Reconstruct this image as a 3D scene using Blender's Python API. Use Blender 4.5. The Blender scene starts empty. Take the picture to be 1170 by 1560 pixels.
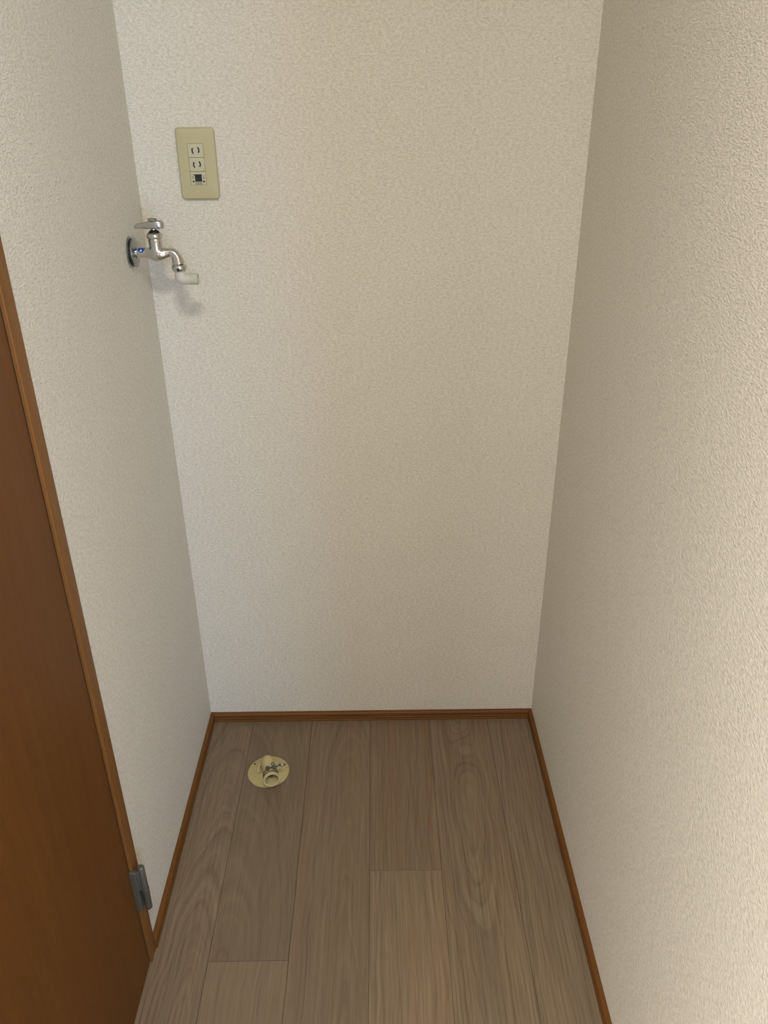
import bpy, bmesh, math, random
from mathutils import Vector, Matrix
S = bpy.context.scene
C = S.collection
PI = math.pi
# ------------------------------------------------------------------ camera
PITCH, YAW, ROLL, FPX = 0.48128204, 0.00708276, -0.00734186, 1215.73
cd = bpy.data.cameras.new('camera'); cam = bpy.data.objects.new('camera', cd); C.objects.link(cam)
f = Vector((math.sin(YAW)*math.cos(PITCH), math.cos(YAW)*math.cos(PITCH), -math.sin(PITCH)))
r = Vector((math.cos(YAW), -math.sin(YAW), 0)); u = r.cross(f)
r2 = math.cos(ROLL)*r + math.sin(ROLL)*u; u2 = -math.sin(ROLL)*r + math.cos(ROLL)*u
cam.matrix_world = Matrix(((r2.x, u2.x, -f.x, 0.437011), (r2.y, u2.y, -f.y, -1.584972),
                           (r2.z, u2.z, -f.z, 1.429091), (0, 0, 0, 1)))
cd.sensor_fit = 'VERTICAL'; cd.sensor_height = 24.0; cd.lens = 24.0*FPX/1560
cd.clip_start = 0.02
S.camera = cam
# ------------------------------------------------------------------ world, lamps, exposure
S.view_settings.view_transform = 'Standard'; S.view_settings.look = 'None'
S.view_settings.gamma = 1; S.view_settings.use_curve_mapping = False
S.view_settings.exposure = 0.62
w = bpy.data.worlds.new('world'); S.world = w; w.use_nodes = True
bg = w.node_tree.nodes['Background']; bg.inputs[0].default_value = (0.55, 0.72, 1, 1); bg.inputs[1].default_value = 1.0
def area(name, loc, target, size, sy, power, col, shape='RECTANGLE', spread=PI):
    l = bpy.data.lights.new(name, 'AREA'); l.shape = shape; l.size = size
    if shape == 'RECTANGLE': l.size_y = sy
    l.energy = power; l.color = col; l.spread = spread
    o = bpy.data.objects.new(name, l); C.objects.link(o); o.location = loc
    o.rotation_euler = (Vector(target)-Vector(loc)).to_track_quat('-Z', 'Y').to_euler()
    return o
LAMP = (0.50, -1.75, 2.345)
area('ceiling_lamp_light', LAMP, (0.50, -1.75, 0), 0.24, 0, 14.5, (1.0, 0.985, 0.93), 'DISK')
# unseen soft fill added left behind the camera to brighten the right wall
area('side_fill_light', (-1.00, -2.50, 1.20), (0.82, -0.9, 0.9), 1.4, 1.3, 58, (1.0, 0.97, 0.92))
# daylight coming in through the far window of the room behind the camera
area('window_daylight', (1.43, -3.63, 0.95), (0.1, -0.1, 0.6), 0.36, 1.1, 25, (0.36, 0.61, 1.0))
# ------------------------------------------------------------------ node helpers
def mat(name):
    m = bpy.data.materials.new(name); m.use_nodes = True
    return m, m.node_tree, m.node_tree.nodes['Principled BSDF']
class N:
    def __init__(s, nt): s.nt = nt
    def new(s, t, **k):
        n = s.nt.nodes.new(t)
        for a, b in k.items(): setattr(n, a, b)
        return n
    def put(s, sock, v):
        if isinstance(v, bpy.types.NodeSocket): s.nt.links.new(v, sock)
        elif v is not None: sock.default_value = v
    def m(s, op, a, b=None, c=None):
        n = s.new('ShaderNodeMath', operation=op)
        s.put(n.inputs[0], a); s.put(n.inputs[1], b); s.put(n.inputs[2], c)
        return n.outputs[0]
    def noise(s, vec, scale, detail=2, rough=.5, dims='3D', w=None, out='Fac', dist=0):
        n = s.new('ShaderNodeTexNoise', noise_dimensions=dims)
        if vec is not None: s.put(n.inputs['Vector'], vec)
        if w is not None: s.put(n.inputs['W'], w)
        n.inputs['Scale'].default_value = scale; n.inputs['Detail'].default_value = detail
        n.inputs['Roughness'].default_value = rough; n.inputs['Distortion'].default_value = dist
        return n.outputs[out]
    def mapv(s, vec, scale=(1, 1, 1), loc=(0, 0, 0)):
        n = s.new('ShaderNodeMapping'); s.put(n.inputs[0], vec)
        s.put(n.inputs['Location'], loc); n.inputs['Scale'].default_value = scale
        return n.outputs[0]
    def mix(s, fac, a, b, mode='MIX'):
        n = s.new('ShaderNodeMix', data_type='RGBA', blend_type=mode)
        s.put(n.inputs['Factor'], fac); s.put(n.inputs['A'], a); s.put(n.inputs['B'], b)
        # sockets by index: RGBA A/B are 6,7
        return n.outputs['Result']
    def mixc(s, fac, a, b, mode='MIX'):
        n = s.new('ShaderNodeMix', data_type='RGBA', blend_type=mode)
        s.put(n.inputs[0], fac); s.put(n.inputs[6], a); s.put(n.inputs[7], b)
        return n.outputs[2]
    def ramp(s, fac, stops):
        n = s.new('ShaderNodeValToRGB'); s.put(n.inputs[0], fac); e = n.color_ramp.elements
        while len(e) < len(stops): e.new(.5)
        for i, (p, c) in enumerate(stops):
            e[i].position = p; e[i].color = c if len(c) == 4 else (*c, 1)
        return n.outputs[0]
    def bump(s, h, strength, dist):
        n = s.new('ShaderNodeBump'); s.put(n.inputs['Height'], h)
        n.inputs['Strength'].default_value = strength; n.inputs['Distance'].default_value = dist
        return n.outputs[0]
def lin(r, g, b):
    g_ = lambda c: c/12.92 if c <= .04045 else ((c+.055)/1.055)**2.4
    return (g_(r/255), g_(g/255), g_(b/255), 1)
# ------------------------------------------------------------------ materials
def wallpaper(name, stretch):
    m, nt, b = mat(name); n = N(nt)
    co = n.new('ShaderNodeTexCoord').outputs['Object']
    p = n.mapv(co, stretch)
    a = n.noise(p, 450, 2, .6)
    c = n.noise(p, 250, 1, .5, dist=.3)
    h = n.m('ADD', n.m('MULTIPLY', a, .75), n.m('MULTIPLY', c, .45))
    big = n.noise(co, 2.2, 2, .5)
    col = n.mixc(big, lin(221, 215, 202), lin(226, 220, 208))
    grain = n.ramp(h, [(.44, lin(160, 153, 138)), (.72, lin(255, 255, 255))])
    col = n.mixc(.34, col, grain, 'MULTIPLY')
    nt.links.new(col, b.inputs['Base Color'])
    b.inputs['Roughness'].default_value = .62
    b.inputs['Specular IOR Level'].default_value = .35
    nt.links.new(n.bump(h, 1, .0021), b.inputs['Normal'])
    return m
M_back = wallpaper('wallpaper_back', (.55, 1, 1.1))
M_side = wallpaper('wallpaper_side', (1, .46, 1.1))
def plain(name, col, rough=.5, metal=0, spec=.5, noise=0, bumpv=0, nscale=60):
    m, nt, b = mat(name); n = N(nt)
    b.inputs['Roughness'].default_value = rough; b.inputs['Metallic'].default_value = metal
    b.inputs['Specular IOR Level'].default_value = spec
    co = n.new('ShaderNodeTexCoord').outputs['Object']
    t = n.noise(co, nscale, 3, .5)
    dark = tuple(c*(1-noise) for c in col[:3])+(1,); lite = tuple(min(1, c*(1+noise*.6)) for c in col[:3])+(1,)
    nt.links.new(n.mixc(t, dark, lite), b.inputs['Base Color'])
    if bumpv: nt.links.new(n.bump(t, 1, bumpv), b.inputs['Normal'])
    return m
def woodgrain(name, c1, c2, c3, axis_scale, rough=.38, coat=0.0):
    """long fine grain; axis_scale = the texture scale per axis"""
    m, nt, b = mat(name); n = N(nt)
    co = n.new('ShaderNodeTexCoord').outputs['Object']
    p = n.mapv(co, axis_scale)
    a = n.noise(p, 1, 3, .55, dist=.4)
    fine = n.noise(n.mapv(co, tuple(v*7 for v in axis_scale)), 1, 2, .6)
    col = n.ramp(a, [(.28, c1), (.52, c2), (.75, c3)])
    col = n.mixc(.22, col, n.ramp(fine, [(.3, (.45, .45, .45, 1)), (.7, (1, 1, 1, 1))]), 'MULTIPLY')
    nt.links.new(col, b.inputs['Base Color'])
    b.inputs['Roughness'].default_value = rough+.06; b.inputs['Specular IOR Level'].default_value = .28
    b.inputs['Coat Weight'].default_value = coat; b.inputs['Coat Roughness'].default_value = .35
    nt.links.new(n.bump(fine, .25, .0002), b.inputs['Normal'])
    return m
M_door = woodgrain('door_wood', lin(93, 54, 14), lin(98, 58, 16), lin(104, 62, 19), (55, 55, 3.0), .42)
M_frame = woodgrain('frame_wood', lin(114, 74, 34), lin(121, 79, 37), lin(129, 85, 41), (70, 70, 3.5), .4)
M_base_x = woodgrain('baseboard_wood_back', lin(98, 60, 22), lin(106, 66, 25), lin(114, 72, 29), (4, 90, 90), .42)
M_base_y = woodgrain('baseboard_wood_side', lin(98, 60, 22), lin(106, 66, 25), lin(114, 72, 29), (90, 4, 90), .42)
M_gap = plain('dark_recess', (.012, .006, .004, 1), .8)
M_slab = plain('joint_filler', lin(92, 76, 56), .85, noise=.2)
M_ceil = plain('ceiling_paper', lin(226, 222, 212), .8, noise=.03, bumpv=.0006, nscale=300)
M_chrome = plain('chrome', (.62, .615, .60, 1), .06, 1, noise=.02)
M_satin = plain('satin_chrome', (.48, .47, .44, 1), .3, .85, noise=.03)
M_flange = plain('flange_metal', (.33, .345, .35, 1), .25, 1, noise=.12)
M_cap = plain('cap_grey', lin(120, 116, 110), .45, noise=.05)
M_rubber_gap = plain('black_rubber_and_gap', (.006, .006, .006, 1), .5)
M_blue = plain('blue_mark', lin(14, 62, 140), .3)
M_white = plain('white_print', lin(215, 228, 240), .4)
M_abs = plain('pale_plastic', lin(192, 188, 176), .38, noise=.03)
M_abs2 = plain('pale_plastic_tip', lin(186, 182, 160), .4, noise=.03)
M_olive = plain('pipe_bore', lin(84, 78, 52), .7)
M_plate = plain('ivory_plate', lin(182, 174, 138), .42, noise=.015)
M_module = plain('ivory_module', lin(190, 184, 156), .4, noise=.015)
M_slot = plain('slot_black', (.008, .007, .006, 1), .6)
M_jack = plain('jack_grey', lin(150, 143, 120), .5)
M_hinge = plain('hinge_grey', lin(104, 102, 92), .42, .55, noise=.06)
M_drain = plain('drain_ivory', lin(182, 168, 118), .42, noise=.07, nscale=45)
M_drain2 = plain('drain_ivory_pale', lin(196, 182, 134), .4, noise=.05, nscale=45)
M_wire = plain('clamp_wire', (.18, .18, .165, 1), .38, .8, noise=.1)
M_wireb = plain('clamp_wire_brown', lin(106, 92, 68), .5, .3, noise=.15)
M_glassw = plain('window_frame_metal', lin(120, 118, 112), .4, .6)
M_diff = plain('lamp_housing', lin(236, 234, 228), .5)

def plank_material():
    m, nt, b = mat('oak_vinyl_plank'); n = N(nt)
    co = n.new('ShaderNodeTexCoord').outputs['Object']
    sx = n.new('ShaderNodeSeparateXYZ'); nt.links.new(co, sx.inputs[0]); x, y = sx.outputs[0], sx.outputs[1]
    def at(nm):
        a = n.new('ShaderNodeAttribute', attribute_type='OBJECT', attribute_name=nm); return a.outputs['Fac']
    seed, u0, d0, sl, tone, red = (at(k) for k in ('seed', 'u0', 'd0', 'slope', 'tone', 'red'))
    fig = at('figure'); kx, ky, ks = at('knot_x'), at('knot_y'), at('knot')
    off = n.new('ShaderNodeCombineXYZ'); nt.links.new(seed, off.inputs[2])
    def vec(ax, ay):
        c = n.new('ShaderNodeCombineXYZ'); n.put(c.inputs[0], n.m('MULTIPLY', x, ax)); n.put(c.inputs[1], n.m('MULTIPLY', y, ay))
        n.put(c.inputs[2], seed); return c.outputs[0]
    n1 = n.m('SUBTRACT', n.noise(vec(5, 2.6), 1, 2, .5), .5)
    n2 = n.m('SUBTRACT', n.noise(vec(2, 3.4), 1.7, 1, .5), .5)
    n3 = n.m('SUBTRACT', n.noise(vec(40, 16), 1, 1, .5), .5)
    # cut through a gently tapering, wandering log: distance from the pith
    uu = n.m('ADD', n.m('SUBTRACT', x, u0), n.m('MULTIPLY', n2, .03))
    dd = n.m('ADD', n.m('ADD', d0, n.m('MULTIPLY', sl, y)), n.m('MULTIPLY', n1, .034))
    rr = n.m('SQRT', n.m('ADD', n.m('MULTIPLY', uu, uu), n.m('MULTIPLY', dd, dd)))
    # a knot bends the rings round itself
    kdx = n.m('MULTIPLY', n.m('SUBTRACT', x, kx), 34); kdy = n.m('MULTIPLY', n.m('SUBTRACT', y, ky), 13)
    k2 = n.m('ADD', n.m('MULTIPLY', kdx, kdx), n.m('MULTIPLY', kdy, kdy))
    kg = n.m('MULTIPLY', n.m('EXPONENT', n.m('MULTIPLY', k2, -1)), n.m('MULTIPLY', ks, .030))
    rr = n.m('ADD', n.m('ADD', rr, kg), n.m('MULTIPLY', n3, .0035))
    ring = n.noise(None, 1, 2.2, .62, dims='1D', w=n.m('ADD', n.m('MULTIPLY', rr, 190), seed))
    ringl = n.noise(None, 1, 1, .5, dims='1D', w=n.m('ADD', n.m('MULTIPLY', rr, 60), seed))
    fib = n.noise(vec(560, 9), 1, 2, .6)
    fib2 = n.noise(vec(230, 3.4), 1, 3, .6)
    big = n.noise(vec(16, 2.0), 1, 2, .5)
    base = n.ramp(ring, [(.31, lin(78, 61, 43)), (.40, lin(118, 99, 78)), (.55, lin(140, 120, 97)), (.72, lin(160, 141, 116))])
    base = n.mixc(.28, base, n.ramp(ringl, [(.3, lin(108, 91, 72)), (.7, lin(150, 131, 104))]))
    base = n.mixc(.37, base, n.ramp(fib, [(.36, lin(80, 63, 46)), (.64, lin(174, 153, 126))]))
    base = n.mixc(.24, base, n.ramp(fib2, [(.34, lin(80, 64, 48)), (.66, lin(174, 152, 122))]))
    grey = n.ramp(big, [(.35, lin(122, 108, 94)), (.65, lin(144, 119, 95))])
    base = n.mixc(.20, base, grey)
    base = n.mixc(fig, lin(128, 110, 87), base)
    # reddish heart streaks
    rs = n.m('MULTIPLY', n.ramp(n.noise(vec(60, 1.6), 1.0, 2, .6), [(.40, (0, 0, 0)), (.75, (.8, .8, .8))]), red)
    base = n.mixc(rs, base, lin(134, 100, 74))
    tn = n.new('ShaderNodeVectorMath', operation='SCALE'); nt.links.new(base, tn.inputs[0]); n.put(tn.inputs['Scale'], n.m('MULTIPLY', tone, .80))
    nt.links.new(tn.outputs[0], b.inputs['Base Color'])
    b.inputs['Roughness'].default_value = .48; b.inputs['Specular IOR Level'].default_value = .35
    nt.links.new(n.bump(n.m('ADD', fib, ring), .35, .0003), b.inputs['Normal'])
    return m
M_plank = plank_material()
# ------------------------------------------------------------------ mesh helpers
def obj(name, bm, m, parent=None, smooth=False, loc=None):
    me = bpy.data.meshes.new(name); bmesh.ops.recalc_face_normals(bm, faces=bm.faces); bm.to_mesh(me); bm.free()
    if smooth:
        for p in me.polygons: p.use_smooth = True
        if smooth == 'auto': me.set_sharp_from_angle(angle=math.radians(38))
    me.materials.append(m)
    o = bpy.data.objects.new(name, me); C.objects.link(o)
    if loc: o.location = loc
    if parent: o.parent = parent
    return o
def empty(name, loc=(0, 0, 0)):
    o = bpy.data.objects.new(name, None); C.objects.link(o); o.location = loc; o.empty_display_size = .05
    return o
def tag(o, label, cat, kind=None, group=None):
    o['label'] = label; o['category'] = cat
    if kind: o['kind'] = kind
    if group: o['group'] = group
    return o
def box(bm, x0, x1, y0, y1, z0, z1, bev=0, seg=2):
    vs = [bm.verts.new(p) for p in [(x0, y0, z0), (x1, y0, z0), (x1, y1, z0), (x0, y1, z0), (x0, y0, z1), (x1, y0, z1), (x1, y1, z1), (x0, y1, z1)]]
    fs = [bm.faces.new([vs[i] for i in q]) for q in [(3, 2, 1, 0), (4, 5, 6, 7), (0, 1, 5, 4), (1, 2, 6, 5), (2, 3, 7, 6), (3, 0, 4, 7)]]
    if bev:
        es = set(e for f_ in fs for e in f_.edges)
        bmesh.ops.bevel(bm, geom=list(es), offset=bev, segments=seg, profile=.6, affect='EDGES')
def bx(*a, **k):
    bm = bmesh.new(); box(bm, *a, **k); return bm
def frame_for(d, up=Vector((0, 0, 1))):
    d = d.normalized()
    if abs(d.dot(up)) > .95: up = Vector((0, 1, 0))
    s = d.cross(up).normalized(); return s, s.cross(d).normalized()
def tube(bm, pts, radii, n=24, cap0=True, cap1=True, up=None):
    pts = [Vector(p) for p in pts]
    if not hasattr(radii, '__len__'): radii = [radii]*len(pts)
    rings = []; s = None
    for i, p in enumerate(pts):
        d = (pts[min(i+1, len(pts)-1)]-pts[max(i-1, 0)]).normalized()
        if s is None: s, t = frame_for(d)
        else:
            s = (s-d*s.dot(d)).normalized(); t = s.cross(d)
        rings.append([bm.verts.new(p+(s*math.cos(2*PI*k/n)+t*math.sin(2*PI*k/n))*radii[i]) for k in range(n)])
    for a, b in zip(rings, rings[1:]):
        for k in range(n): bm.faces.new([a[k], a[(k+1) % n], b[(k+1) % n], b[k]])
    if cap0: bm.faces.new(rings[0][::-1])
    if cap1: bm.faces.new(rings[-1])
def lathe(bm, prof, origin, axis=(0, 0, 1), n=40, closed=False, cap0=True, cap1=True):
    """prof = [(distance along axis, radius)]"""
    o = Vector(origin); a = Vector(axis).normalized(); s, t = frame_for(a)
    rings = [[bm.verts.new(o+a*h+(s*math.cos(2*PI*k/n)+t*math.sin(2*PI*k/n))*max(r_, 1e-5)) for k in range(n)] for h, r_ in prof]
    pairs = list(zip(rings, rings[1:]))
    if closed: pairs.append((rings[-1], rings[0]))
    for A, B in pairs:
        for k in range(n): bm.faces.new([A[k], A[(k+1) % n], B[(k+1) % n], B[k]])
    if not closed:
        if cap0: bm.faces.new(rings[0][::-1])
        if cap1: bm.faces.new(rings[-1])
def smoothpath(pts, rad, k=6):
    """Catmull-Rom through points and radii"""
    P = [Vector(p) for p in pts]; out = []; ro = []
    for i in range(len(P)-1):
        p0, p1, p2, p3 = P[max(i-1, 0)], P[i], P[i+1], P[min(i+2, len(P)-1)]
        r0, r1, r2_, r3 = rad[max(i-1, 0)], rad[i], rad[i+1], rad[min(i+2, len(P)-1)]
        for j in range(k):
            t = j/k; cr = lambda a, b, c, d: .5*((2*b)+(c-a)*t+(2*a-5*b+4*c-d)*t*t+(3*b-a-3*c+d)*t**3)
            out.append(cr(p0, p1, p2, p3)); ro.append(cr(r0, r1, r2_, r3))
    out.append(P[-1]); ro.append(rad[-1]); return out, ro
def prism(bm, outline, fn, a0, a1):
    """outline [(p,q)], fn(p,q,a)->xyz"""
    A = [bm.verts.new(fn(p, q, a0)) for p, q in outline]; B = [bm.verts.new(fn(p, q, a1)) for p, q in outline]
    k = len(outline)
    for i in range(k): bm.faces.new([A[i], A[(i+1) % k], B[(i+1) % k], B[i]])
    bm.faces.new(A[::-1]); bm.faces.new(B)
def struct(name, bm, m, label, cat, parent=None, **k):
    o = obj(name, bm, m, parent, **k)
    if not parent: tag(o, label, cat, 'structure')
    return o
# ================================================================== SETTING
W = 0.8243; H = 2.40; PE = -1.90; XR = 2.6; YR = -3.7; T = .10; XL = -2.1; LE = -1.50
DY0, DY1, DZ = -0.653, -1.40, 2.02           # door leaf
FY = -0.622                                   # outer edge of the door frame
struct('wall_back', bx(-T, XR+T, 0, T, 0, H), M_back, 'cream embossed wallpaper wall at the back of the alcove, carrying the outlet plate', 'wall')
bm = bmesh.new()
box(bm, -T, 0, FY-.028, 0, 0, H); box(bm, -T, 0, LE, DY1-.035, 0, H); box(bm, -T, 0, DY1-.035, FY-.028, DZ+.04, H)
struct('wall_left', bm, M_side, 'cream wallpaper wall on the left, pierced by the tap and the brown door', 'wall')
bm = bmesh.new(); box(bm, W, W+T, PE, 0, 0, H)
struct('wall_right', bm, M_side, 'cream embossed wallpaper wall on the right of the alcove', 'wall')
struct('wall_left_return', bx(XL, 0, LE-T, LE, 0, H), M_back, 'plain wallpaper wall left behind the camera, round the corner from the door', 'wall')
struct('wall_far_left', bx(XL-T, XL, YR-T, LE, 0, H), M_side, 'plain wallpaper wall at the far left of the room behind the camera', 'wall')
struct('wall_side', bx(W+T, XR, PE, PE+T, 0, H), M_back, 'plain wallpaper wall behind the right partition, out of view', 'wall')
struct('wall_far_right', bx(XR, XR+T, YR-T, PE+T, 0, H), M_side, 'plain wallpaper wall of the room behind the camera', 'wall')
WX0, WX1, WZ0, WZ1 = 1.21, 1.65, .38, 1.52
bm = bmesh.new()
box(bm, XL, WX0, YR-T, YR, 0, H); box(bm, WX1, XR, YR-T, YR, 0, H); box(bm, WX0, WX1, YR-T, YR, 0, WZ0); box(bm, WX0, WX1, YR-T, YR, WZ1, H)
struct('wall_rear', bm, M_back, 'wallpaper wall behind the camera with a narrow window', 'wall')
wf = empty('window_1', ((WX0+WX1)/2, YR, WZ0)); tag(wf, 'narrow window in the wall behind the camera', 'window', 'structure')
fr = bmesh.new(); cx, cz = (WX0+WX1)/2, WZ0
for a in [(WX0-cx, WX0-cx+.03, -.08, -.04, 0, WZ1-WZ0), (WX1-cx-.03, WX1-cx, -.08, -.04, 0, WZ1-WZ0), (WX0-cx+.03, WX1-cx-.03, -.08, -.04, 0, .03), (WX0-cx+.03, WX1-cx-.03, -.08, -.04, WZ1-WZ0-.03, WZ1-WZ0)]:
    box(fr, *a)
obj('window_frame', fr, M_glassw, wf)
M_pane = plain('window_glass', (.9, .95, .97, 1), .05); M_pane.node_tree.nodes['Principled BSDF'].inputs['Transmission Weight'].default_value = 1
obj('pane', bx(WX0-cx+.03, WX1-cx-.03, -.062, -.058, .03, WZ1-WZ0-.03), M_pane, wf)
struct('ceiling', bx(XL-T, XR+T, YR-T, T, H, H+.1), M_ceil, 'pale ceiling above the alcove, out of view', 'ceiling')

# ---- floor: slab with each plank laid on it
fl = struct('floor', bx(XL, XR, YR, 0, -.06, -.003), M_slab, 'greige oak-look plank floor of the alcove', 'floor')
S0 = 0.10929; PW = .15; PL = .914
rng = random.Random(4)
special = {  # per visible column: pith offset u0, depth d0, taper slope, tone, red, knot
    0: dict(u0=.045, d0=.058, slope=.13, tone=.98, red=.10, seed=3.1),
    1: dict(u0=-.060, d0=.10, slope=.12, tone=.95, red=.05, seed=7.7),
    2: dict(u0=.030, d0=.028, slope=.09, tone=1.0, red=.25, seed=12.4),
    3: dict(u0=.16, d0=.09, slope=.05, tone=.98, red=.75, seed=21.9),
    4: dict(u0=.0, d0=-.036, slope=.066, tone=.98, red=.35, seed=33.3, knot=1, knot_x=.002, knot_y=.335),
    5: dict(u0=.09, d0=.05, slope=.08, tone=.99, red=.15, seed=41.2)}
joints = {0: -.86, 1: -.651, 2: -.95, 3: -.459, 4: -.99, 5: -1.05}
ncol = int((XR-S0)/PW)+2
for c in range(-15, ncol):
    x0 = S0+PW*(c-1); x1 = x0+PW; cxp = (x0+x1)/2
    X0, X1 = max(x0, 0 if c >= 0 else XL), min(x1, XR)
    if X1-X0 < .01: continue
    j = joints.get(c, -rng.uniform(.2, 1.0))
    cuts = [0.0]; yj = j
    while yj > YR+.05: cuts.append(yj); yj -= PL
    cuts.append(YR)
    for i, (ya, yb) in enumerate(zip(cuts, cuts[1:])):
        if yb > PE-.02 and X0 > W+T: continue     # under the solid block right of the partition
        if c < 0 and yb > LE-.3: continue
        g = .0003; cy = (ya+yb)/2 if i else ya-PL/2
        o = obj('plank', bx(X0-cxp+g, X1-cxp-g, yb-cy+g, ya-cy-g, -.003, 0, bev=.0007, seg=2), M_plank, fl, loc=(cxp, cy, 0))
        p = dict(u0=rng.uniform(-.09, .09), d0=rng.uniform(.02, .1), slope=rng.uniform(-.2, .25), tone=rng.uniform(.95, 1.05), red=rng.uniform(0, .5), seed=rng.uniform(0, 60))
        if i == 0 and c in special: p.update(special[c])
        if i == 1 and c == 3: p.update(tone=1.13, red=.35, u0=.14, d0=.05, slope=.04)
        if i == 1 and c == 1: p.update(tone=1.12, red=.1, u0=.12, d0=.08, slope=.05)
        p.setdefault('figure', {0: .85, 1: .5, 2: .62, 3: .8, 4: 1.0, 5: .85}.get(c, .8)); p.setdefault('knot', 0); p.setdefault('knot_x', 0); p.setdefault('knot_y', 0)
        for k, v in p.items(): o[k] = float(v)

# ---- baseboards: slim moulded strips
BT, BH = .0090, .0262
prof = [(0, 0), (BT, 0), (BT, .004), (BT-.0008, .0048), (BT-.0008, .0056), (BT, .0064), (BT, .0115), (BT-.0008, .0122), (BT-.0008, .013), (BT, .0137),
        (BT, BH-.006), (BT-.0007, BH-.003), (BT-.0025, BH-.0009), (BT-.005, BH), (0, BH)]
def board(name, m, fn, a0, a1, label, mitre0=0, mitre1=0):
    bm = bmesh.new(); A = [bm.verts.new(fn(p, q, a0+mitre0*p)) for p, q in prof]; B = [bm.verts.new(fn(p, q, a1+mitre1*p)) for p, q in prof]
    k = len(prof)
    for i in range(k): bm.faces.new([A[i], A[(i+1) % k], B[(i+1) % k], B[i]])
    bm.faces.new(A[::-1]); bm.faces.new(B)
    return struct(name, bm, m, label, 'baseboard', smooth='auto')
board('baseboard_back', M_base_x, lambda p, q, a: (a, -p, q), .0004, W-.0004, 'slim brown moulded baseboard under the back wall', 1, -1)
board('baseboard_left', M_base_y, lambda p, q, a: (p, a, q), -.0004, FY-.0005, 'slim brown baseboard under the left wall, running to the door frame', -1, 0)
board('baseboard_right', M_base_y, lambda p, q, a: (W-p, a, q), -.0004, PE, 'slim brown baseboard under the right wall', -1, 0)
board('baseboard_rear', M_base_y, lambda p, q, a: (p, a, q), DY1-.036, LE, 'slim brown baseboard on the left wall past the door', 0, 0)

# ---- door with frame and hinge
door = empty('door_1', (0, DY0, 0)); tag(door, 'flat brown wooden door with grey hinge at the lower left', 'door', 'structure')
L = lambda bm: bmesh.ops.translate(bm, verts=bm.verts, vec=(0, -DY0, 0))
def dpart(name, bm, m, par=door, **k):
    L(bm); return obj(name, bm, m, par, **k)
dpart('door_panel', bx(-.033, .0028, DY1, DY0-.0032, .003, DZ, bev=.0012), M_door)
cas = bmesh.new()
FX = .0066
box(cas, -T+.002, FX, DY0+.0022, FY, 0, DZ+.004, bev=.0018, seg=3)
dpart('door_jamb', cas, M_frame, smooth='auto')
cas = bmesh.new(); box(cas, -T+.002, FX, DY1-.035, DY1-.003, 0, DZ+.004, bev=.0018, seg=3)
dpart('door_jamb', cas, M_frame, smooth='auto')
cas = bmesh.new(); box(cas, -T+.002, FX, DY1-.035, FY, DZ+.0045, DZ+.036, bev=.0018, seg=3)
dpart('door_head', cas, M_frame, smooth='auto')
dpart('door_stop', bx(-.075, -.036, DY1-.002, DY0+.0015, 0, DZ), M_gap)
dpart('door_gap_shade', bx(-.034, .0012, DY0-.0031, DY0+.0021, .003, DZ), M_gap)  # added dark strip standing in for the shade between door and jamb
hx, hy = .0205, -.6470
hz0, hz1 = .150, .257
hl = bmesh.new(); box(hl, -.001, .0128, DY0-.0035, DY0+.0035, hz0+.004, hz1-.006, bev=.0016, seg=3); box(hl, .009, .0185, DY0-.0030, DY0+.0035, hz0+.056, hz1-.0065, bev=.0012, seg=2)
hinge = dpart('hinge', hl, M_hinge, smooth='auto'); hinge['label'] = 'grey metal hinge'
hb = bmesh.new(); lathe(hb, [(0, .0046), (.0012, .0058), (.002, .0062), (.0525, .0062), (.0528, .0056), (.054, .0056)], (hx, hy, hz1), (0, 0, -1), 28)
dpart('hinge_knuckle', hb, M_hinge, hinge, smooth='auto')
hb = bmesh.new(); lathe(hb, [(.0545, .0056), (.055, .0067), (.0705, .0068), (.0715, .0063), (.103, .0063), (.1055, .0059), (.107, .0046)], (hx, hy, hz1), (0, 0, -1), 28)
dpart('hinge_knuckle', hb, M_hinge, hinge, smooth='auto')
hb = bmesh.new(); box(hb, .004, .0180, hy+.001, hy+.0035, hz0+.004, hz0+.052, bev=.0008, seg=1)
dpart('hinge_leaf', hb, M_hinge, hinge, smooth='auto')

# ================================================================== CEILING LIGHT (out of view)
lp = empty('ceiling_light', (LAMP[0], LAMP[1], H)); tag(lp, 'round white ceiling light behind the camera', 'lamp')
bm = bmesh.new(); lathe(bm, [(0, .17), (.035, .17), (.045, .15)], (0, 0, 0), (0, 0, -1), 48)
obj('housing', bm, M_diff, lp, smooth='auto')

# ================================================================== WALL OUTLET
OX, OZ = .1145, 1.3205
ot = empty('wall_outlet', (OX, 0, OZ)); tag(ot, 'ivory wall plate with two power outlets and a network jack, above the tap', 'outlet')
def rrect(hw, hh, rad, k=6, cx=0, cz=0):
    out = []
    for sx, sz, a in [(1, 1, 0), (-1, 1, 90), (-1, -1, 180), (1, -1, 270)]:
        for i in range(k+1):
            t = math.radians(a+90*i/k); out.append((cx+sx*(hw-rad)+rad*math.cos(t), cz+sz*(hh-rad)+rad*math.sin(t)))
    return out
MW, MHt = .0142, .0232; MX, MZ = -.0006, .0227       # module half width, height, centre x, top module centre
bm = bmesh.new(); loops = []
for hw, hh, rad, y in [(.035, .06, .0065, 0), (.035, .06, .0065, -.0035), (.0343, .0593, .006, -.0062), (.0328, .0578, .0052, -.0077), (.0318, .0568, .0050, -.0080)]:
    loops.append([bm.verts.new((p, y, q)) for p, q in rrect(hw, hh, rad)])
k = len(loops[0])
for A, B in zip(loops, loops[1:]):
    for i in range(k): bm.faces.new([A[i], A[(i+1) % k], B[(i+1) % k], B[i]])
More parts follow.
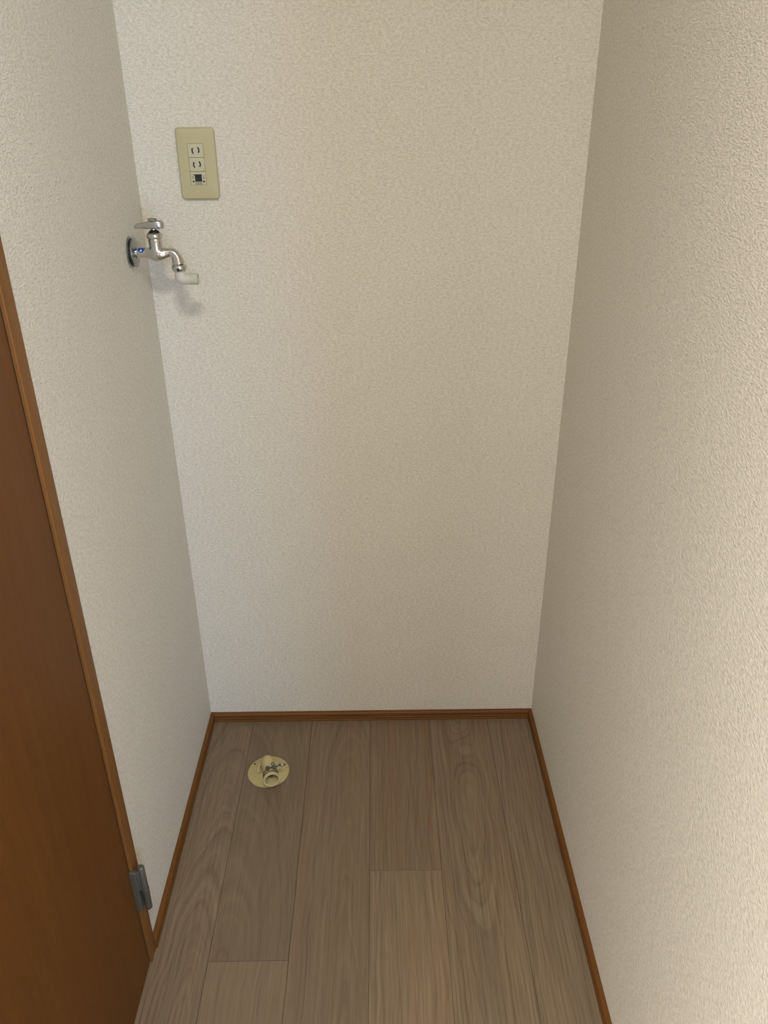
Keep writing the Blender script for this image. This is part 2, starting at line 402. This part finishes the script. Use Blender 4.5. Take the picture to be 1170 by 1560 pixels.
# front face with a rectangular opening for the modules
mz_mid = MZ-MHt
inner = rrect(MW, MHt*1.5, .0006, 6, MX, mz_mid)
I0 = [bm.verts.new((p, -.0080, q)) for p, q in inner]; I1 = [bm.verts.new((p, -.002, q)) for p, q in inner]
for A, B in [(loops[-1], I0), (I0, I1)]:
    for i in range(k): bm.faces.new([A[i], A[(i+1) % k], B[(i+1) % k], B[i]])
bm.faces.new(I1)
obj('cover_plate', bm, M_plate, ot, smooth='auto')
def arc_slot(bm, cx, cz, rad, a0, a1, wd, y0, y1, k=8):
    out = []
    for i in range(k+1):
        t = math.radians(a0+(a1-a0)*i/k); out.append((cx+(rad+wd/2)*math.cos(t), cz+(rad+wd/2)*math.sin(t)))
    for i in range(k, -1, -1):
        t = math.radians(a0+(a1-a0)*i/k); out.append((cx+(rad-wd/2)*math.cos(t), cz+(rad-wd/2)*math.sin(t)))
    prism(bm, out, lambda p, q, a: (p, a, q), y0, y1)
for i in range(2):
    mz = MZ-MHt*i
    so = obj('socket', bx(MX-MW+.0004, MX+MW-.0004, -.0083, -.003, mz-MHt/2+.0003, mz+MHt/2-.0003, bev=.0004, seg=1), M_module, ot)
    for s in (-1, 1):
        bm = bmesh.new()
        if s < 0: arc_slot(bm, MX+.0005, mz-.0002, .0067, 142, 226, .0025, -.00845, -.006)
        else: arc_slot(bm, MX-.0002, mz+.0004, .0063, -42, 48, .0025, -.00845, -.006)
        obj('slot', bm, M_slot, so)
mz = MZ-MHt*2
jk = obj('network_jack', bx(MX-MW+.0004, MX+MW-.0004, -.0083, -.003, mz-MHt/2+.0003, mz+MHt/2-.0003, bev=.0004, seg=1), M_module, ot)
bm = bmesh.new()
prism(bm, [(-.0080, .0068), (.0070, .0068), (.0070, .0050), (.0064, .0050), (.0064, -.0054), (-.0062, -.0054), (-.0062, .0050), (-.0080, .0050)], lambda p, q, a: (MX+p, a, mz+q), -.00850, -.006)
obj('jack_opening', bm, M_slot, jk)
obj('jack_latch', bx(MX-.0062, MX+.0064, -.0086, -.006, mz-.0108, mz-.0056), M_jack, jk)
for s in (-1, 1):
    bm = bmesh.new(); box(bm, MX+s*.0094-.0017, MX+s*.0094+.0017, -.00845, -.006, mz-.0066, mz-.0040); obj('jack_contact', bm, M_slot, jk)
    bm = bmesh.new(); box(bm, MX+s*.0098-.0009, MX+s*.0098+.0012, -.00860, -.006, mz-.0012, mz+.0050); obj('jack_rib', bm, M_jack, jk)
    
# ================================================================== TAP
TY = -.108; TZ = 1.183
tap = empty('water_tap', (0, TY, TZ)); tag(tap, 'chrome lever water tap with pale plastic elbow nozzle, on the left wall', 'tap')
P = lambda x, z, y=0: (x, y, z-TZ)
body = bmesh.new()
pts = [(.008, 1.183, .0092), (.014, 1.183, .0086), (.024, 1.183, .0086), (.032, 1.183, .0094), (.039, 1.1825, .0118), (.047, 1.1815, .0132), (.055, 1.1815, .0120),
       (.062, 1.1825, .0096), (.069, 1.1838, .0080), (.0748, 1.1828, .0079), (.0790, 1.1785, .0088), (.0815, 1.1715, .0101), (.0828, 1.1630, .0112)]
pp, rr_ = smoothpath([P(a, b) for a, b, c in pts], [c for a, b, c in pts])
tube(body, pp, rr_, 32)
lathe(body, [(-.008, .0105), (.004, .0122), (.010, .0118), (.018, .0120), (.0245, .0124)], P(.0466, 1.1835), (0, 0, 1), 36)
bo = obj('tap_body', body, M_chrome, tap, smooth=True)
md = bo.modifiers.new('remesh', 'REMESH'); md.mode = 'VOXEL'; md.voxel_size = .00075; md.use_smooth_shade = True
md = bo.modifiers.new('smooth', 'SMOOTH'); md.factor = .6; md.iterations = 14
# bonnet nut
bm = bmesh.new(); lathe(bm, [(0, .0118), (.0012, .0126), (.0024, .0140), (.0052, .0145), (.0078, .0138), (.0098, .0122), (.0106, .0100), (.0106, .006)], P(.0464, 1.2070), (0, 0, 1), 40)
obj('bonnet_nut', bm, M_chrome, tap, smooth=True)
bm = bmesh.new(); lathe(bm, [(0, .0102), (.001, .0098), (.0046, .0056), (.005, .0045)], P(.0464, 1.2173), (0, 0, 1), 32)
obj('packing_ring', bm, M_rubber_gap, tap, smooth='auto')
bm = bmesh.new(); lathe(bm, [(0, .0046), (.008, .0042)], P(.0464, 1.2210), (0, 0, 1), 24)
obj('spindle', bm, M_satin, tap, smooth='auto')
# lever handle: side profile swept across a tapering width
hx_ = [.0128, .0145, .020, .028, .036, .044, .052, .058, .0625, .0655]
top = [1.2285, 1.2312, 1.2330, 1.2346, 1.2360, 1.2374, 1.2384, 1.2385, 1.2372, 1.2335]
hwid = [.0030, .0045, .0056, .0066, .0082, .0098, .0104, .0098, .0078, .0038]
bm = bmesh.new(); rings = []
for x, t, hw in zip(hx_, top, hwid):
    zb = 1.2238 if x > .035 else 1.2238+.0006*(.035-x)/.02
    zc = (t+zb)/2; hh = (t-zb)/2; ring = []
    for kk in range(20):
        a = 2*PI*kk/20; c_, s_ = math.cos(a), math.sin(a); e = .55
        ring.append(bm.verts.new(P(x, zc+hh*math.copysign(abs(s_)**e, s_), hw*math.copysign(abs(c_)**e, c_))))
    rings.append(ring)
for A, B in zip(rings, rings[1:]):
    for kk in range(20): bm.faces.new([A[kk], A[(kk+1) % 20], B[(kk+1) % 20], B[kk]])
bm.faces.new(rings[0][::-1]); bm.faces.new(rings[-1])
ho = obj('lever_handle', bm, M_satin, tap, smooth=True)
md = ho.modifiers.new('subd', 'SUBSURF'); md.levels = 1; md.render_levels = 2
bm = bmesh.new(); lathe(bm, [(0, .0078), (.0022, .0078), (.0031, .0072), (.0034, .0058)], P(.0458, 1.2378), (.04, 0, 1), 32)
obj('handle_cap', bm, M_cap, ho, smooth='auto')
# wall flange: outer plate on the wall, dark ring, second plate tilted a little
bm = bmesh.new(); lathe(bm, [(0, .0272), (.0016, .0272), (.0028, .0262), (.0034, .0245), (.0034, .008)], P(0, 1.1845), (1, 0, 0), 48)
obj('wall_flange', bm, M_flange, tap, smooth='auto')
bm = bmesh.new(); lathe(bm, [(.002, .0240), (.0085, .0238)], P(0, 1.1842), (1, 0, .02), 48)
obj('flange_gap_shade', bm, M_rubber_gap, tap, smooth='auto')  # black ring standing in for the shaded gap between the two plates
bm = bmesh.new(); lathe(bm, [(.0070, .0250), (.0078, .0256), (.0088, .0250), (.0100, .0215), (.0112, .0150), (.0118, .0098)], P(0, 1.1836), (1, 0, .035), 48)
obj('flange_cover', bm, M_flange, tap, smooth='auto')
bm = bmesh.new(); lathe(bm, [(.0105, .0086), (.0112, .0104), (.0130, .0106), (.0142, .0098), (.0146, .0088)], P(0, 1.1832), (1, 0, 0), 36)
obj('neck_collar', bm, M_chrome, tap, smooth='auto')
# blue emblem wrapped on the tube: a disc with a small pale square in it
def wrap(bm, pts2, R, xc, ac):
    """fan of (dx, arc length) points wrapped on the tube"""
    vs = []
    for dx, s_ in pts2:
        a = ac+s_/R; vs.append(bm.verts.new(P(xc+dx, TZ+R*math.sin(a), -R*math.cos(a))))
    return vs
R_ = .00885; ac = math.radians(76)
bm = bmesh.new(); prev = None
for rad in (0.0001, .0015, .003, .0045):
    ring = wrap(bm, [(rad*1.45*math.cos(2*PI*i/28), rad*2.3*math.sin(2*PI*i/28)) for i in range(28)], R_+.00012, .0205, ac)
    if prev:
        for i in range(28): bm.faces.new([prev[i], prev[(i+1) % 28], ring[(i+1) % 28], ring[i]])
    prev = ring
blue = obj('blue_emblem', bm, M_blue, tap, smooth=True); blue['label'] = 'blue round emblem'
bm = bmesh.new()
g = [[wrap(bm, [(-.0016+.0032*i/3, -.0083+.0032*j/3)], R_+.00026, .0205, ac)[0] for i in range(4)] for j in range(4)]
for j in range(3):
    for i in range(3):
        if (i, j) == (1, 1): continue
        bm.faces.new([g[j][i], g[j][i+1], g[j+1][i+1], g[j+1][i]])
obj('emblem_mark', bm, M_white, blue)
# outlet nut
NX = .0832
bm = bmesh.new(); lathe(bm, [(0, .0112), (.0010, .0124), (.0032, .0138), (.0062, .0141), (.0094, .0128), (.0122, .0104), (.0136, .0088), (.0136, .004)], P(NX, 1.1632), (0, 0, -1), 12)
nt_ = obj('outlet_nut', bm, M_chrome, tap, smooth='auto')
md = nt_.modifiers.new('bev', 'BEVEL'); md.width = .0006; md.segments = 2
for a in (-88, 92):
    t = math.radians(a); d = Vector((math.cos(t), math.sin(t), -.12)).normalized()
    bm = bmesh.new(); lathe(bm, [(0, .0026), (.0147, .0026)], P(NX, 1.1572), d, 20)
    obj('screw_hole', bm, M_rubber_gap, nt_, smooth='auto')
# plastic elbow
bm = bmesh.new(); ER = .0100
path = [(.0832, 1.1515), (.0832, 1.1465), (.0832, 1.1420), (.0838, 1.1392), (.0856, 1.1376), (.0885, 1.1371), (.0940, 1.1371), (.1012, 1.1371)]
# vertical leg and horizontal leg, rounded at the heel
tube(bm, [P(a, b) for a, b in path], [.0094, .0096, .0098, .0099, .0100, .0100, .0100, .0100], 32)
el = obj('elbow_nozzle', bm, M_abs, tap, smooth='auto'); el['label'] = 'pale plastic elbow nozzle'
md = el.modifiers.new('remesh', 'REMESH'); md.mode = 'VOXEL'; md.voxel_size = .0007; md.use_smooth_shade = True
md = el.modifiers.new('smooth', 'SMOOTH'); md.factor = .5; md.iterations = 4
bm = bmesh.new(); lathe(bm, [(0, .0092), (0, .0103), (.0055, .0103), (.0058, .0097), (.0075, .0097), (.0078, .0102), (.0135, .0102), (.0142, .0096), (.0142, .0074), (.003, .0070)], P(.1008, 1.1371), (1, 0, 0), 36)
obj('nozzle_tip', bm, M_abs2, el, smooth='auto')
bm = bmesh.new(); lathe(bm, [(.0035, .0069), (.004, .0069)], P(.1008, 1.1371), (1, 0, 0), 24)
obj('nozzle_bore', bm, M_olive, el)

# ================================================================== DRAIN
DX, DYc = .167, -.182
dr = empty('floor_drain', (DX, DYc, 0)); tag(dr, 'ivory plastic drain elbow on a round floor dish, with wire hose clamp', 'drain')
bm = bmesh.new()
lathe(bm, [(0, .0485), (.0012, .0492), (.0022, .0488), (.0030, .0470), (.0034, .0440), (.0052, .0370), (.0070, .0310), (.0082, .0285), (.0084, .018)], (0, 0, 0), (0, 0, 1), 64)
obj('drain_dish', bm, M_drain, dr, smooth='auto')
# broken raised collar around the pipe
def arc_wall(bm, r0, r1, z0, z1, a0, a1, n=28, cx=0, cy=0):
    prv = None; first = None
    for i in range(n+1):
        t = math.radians(a0+(a1-a0)*i/n)
        ring = [bm.verts.new((cx+q*math.cos(t), cy+q*math.sin(t), z)) for q, z in ((r0, z0), (r1, z0), (r1, z1-.0012), (r1-.0012, z1), (r0+.0004, z1), (r0, z1-.0006))]
        if prv:
            for k_ in range(6): bm.faces.new([prv[k_], prv[(k_+1) % 6], ring[(k_+1) % 6], ring[k_]])
        else: bm.faces.new(ring)
        prv = ring
    bm.faces.new(prv[::-1])
for a0, a1 in ((75, 212), (222, 262), (330, 415)):
    bm = bmesh.new(); arc_wall(bm, .0205, .0265, .006, .0135, a0, a1)
    obj('collar_segment', bm, M_drain2, dr, smooth='auto')
for a, q in ((148, .0415), (272, .0425), (28, .042)):
    t = math.radians(a); bm = bmesh.new(); lathe(bm, [(0, .0021), (.0022, .0021), (.0026, .0017)], (q*math.cos(t), q*math.sin(t), .0030), (0, 0, 1), 16)
    obj('dish_screw', bm, M_gap, dr, smooth='auto')
# elbow pipe
yaw = math.atan2(.27, .95); ax = Vector((math.sin(yaw), -math.cos(yaw), 0)); pr = Vector((math.cos(yaw), math.sin(yaw), 0))
bz = .0405; RP = .0158
c0 = Vector((-.001, .003, 0)); path = [c0+Vector((0, 0, .002)), c0+Vector((0, 0, .010))]; Rb = .0200
for i in range(0, 11):
    a = PI/2*i/10; path.append(c0+ax*(Rb*(1-math.cos(a)))+Vector((0, 0, bz-Rb+Rb*math.sin(a))))
endd = .0695
path += [c0+ax*(Rb+.010)+Vector((0, 0, bz)), c0+ax*(endd-.0045)+Vector((0, 0, bz))]
bm = bmesh.new(); tube(bm, path, RP, 40, True, False)
pipe = obj('drain_elbow', bm, M_drain2, dr, smooth='auto')
e0 = c0+ax*endd+Vector((0, 0, bz))
bm = bmesh.new(); lathe(bm, [(-.008, .0156), (-.0068, .0186), (-.0006, .0192), (.0006, .0190), (.0008, .0176), (0, .0156), (-.026, .0150)], e0, ax, 48, cap0=False, cap1=False)
obj('outlet_rim', bm, M_drain2, pipe, smooth='auto')
bm = bmesh.new(); lathe(bm, [(-.0255, .0149), (-.0250, .0149)], e0, ax, 40)
obj('outlet_depth', bm, M_olive, pipe)
bm = bmesh.new(); tube(bm, [e0-ax*.012+Vector((0, 0, .0155)), e0-ax*.010+Vector((.001, 0, .009)), e0-ax*.010+Vector((0, 0, .004))], [.0016, .0012, .0018], 10)
obj('dirt_drip', bm, M_gap, pipe, smooth='auto')
# hose clamp: two wire loops round the pipe, a screw across the top and twisted wire ends
cl = None
def loop_pts(off, rad, n=48, tilt=0.0):
    up = Vector((0, 0, 1)); o = e0-ax*off
    return [o+(pr*math.cos(2*PI*i/n)+up*math.sin(2*PI*i/n))*rad+ax*(tilt*math.sin(2*PI*i/n)) for i in range(n+1)]
bm = bmesh.new(); tube(bm, loop_pts(.0110, .0170), .0011, 10)
tube(bm, loop_pts(.0170, .0170, tilt=-.003), .0011, 10)
cl = obj('hose_clamp', bm, M_wireb, dr, smooth=True)
so_ = e0-ax*.0185+Vector((0, 0, RP+.0040))
hd = so_-pr*.006
bm = bmesh.new(); lathe(bm, [(-.0032, .0035), (-.0030, .0052), (0, .0056), (.0012, .0050), (.0014, .002)], hd, (-pr+ax*.5+Vector((0, 0, .7))), 24)
obj('screw_head', bm, M_wire, cl, smooth='auto')
bm = bmesh.new(); prf = []
L_ = .040; nn = 40
for i in range(nn+1): prf.append((L_*i/nn, .00175 if i % 2 else .00135))
lathe(bm, prf, hd+pr*.001, pr, 14)
obj('clamp_screw', bm, M_wire, cl, smooth='auto')
def wire(name, pts, rad=.0009, m=M_wire):
    pp_, rr2 = smoothpath(pts, [rad]*len(pts), 6); b_ = bmesh.new(); tube(b_, pp_, rr2, 8); return obj(name, b_, m, cl, smooth=True)
X = lambda a, b, c: hd+pr*a+ax*b+Vector((0, 0, c))
wire('wire_loop', [X(.012, .010, -.004), X(.013, .003, .002), X(.016, -.007, .005), X(.012, -.010, .004), X(.0105, -.003, .004), X(.0175, .006, .002), X(.020, .010, -.004)], .0011)
wire('wire_loop', [X(.022, .010, -.008), X(.020, .004, .0), X(.026, .004, .003), X(.031, .000, .002), X(.029, -.005, .0), X(.022, -.002, -.004)], .0011)
bm = bmesh.new(); box(bm, -.0022, .0022, -.0036, .0036, -.0036, .0036, bev=.0006)
bmesh.ops.transform(bm, matrix=Matrix.Translation(X(.015, 0, 0)) @ Matrix.Rotation(yaw, 4, 'Z'), verts=bm.verts)
obj('clamp_nut', bm, M_wire, cl)
bm = bmesh.new(); box(bm, -.0026, .0026, -.003, .003, -.003, .003, bev=.0006)
bmesh.ops.transform(bm, matrix=Matrix.Translation(X(.034, 0, 0)) @ Matrix.Rotation(yaw, 4, 'Z') @ Matrix.Rotation(.6, 4, 'X'), verts=bm.verts)
obj('clamp_nut', bm, M_wire, cl)
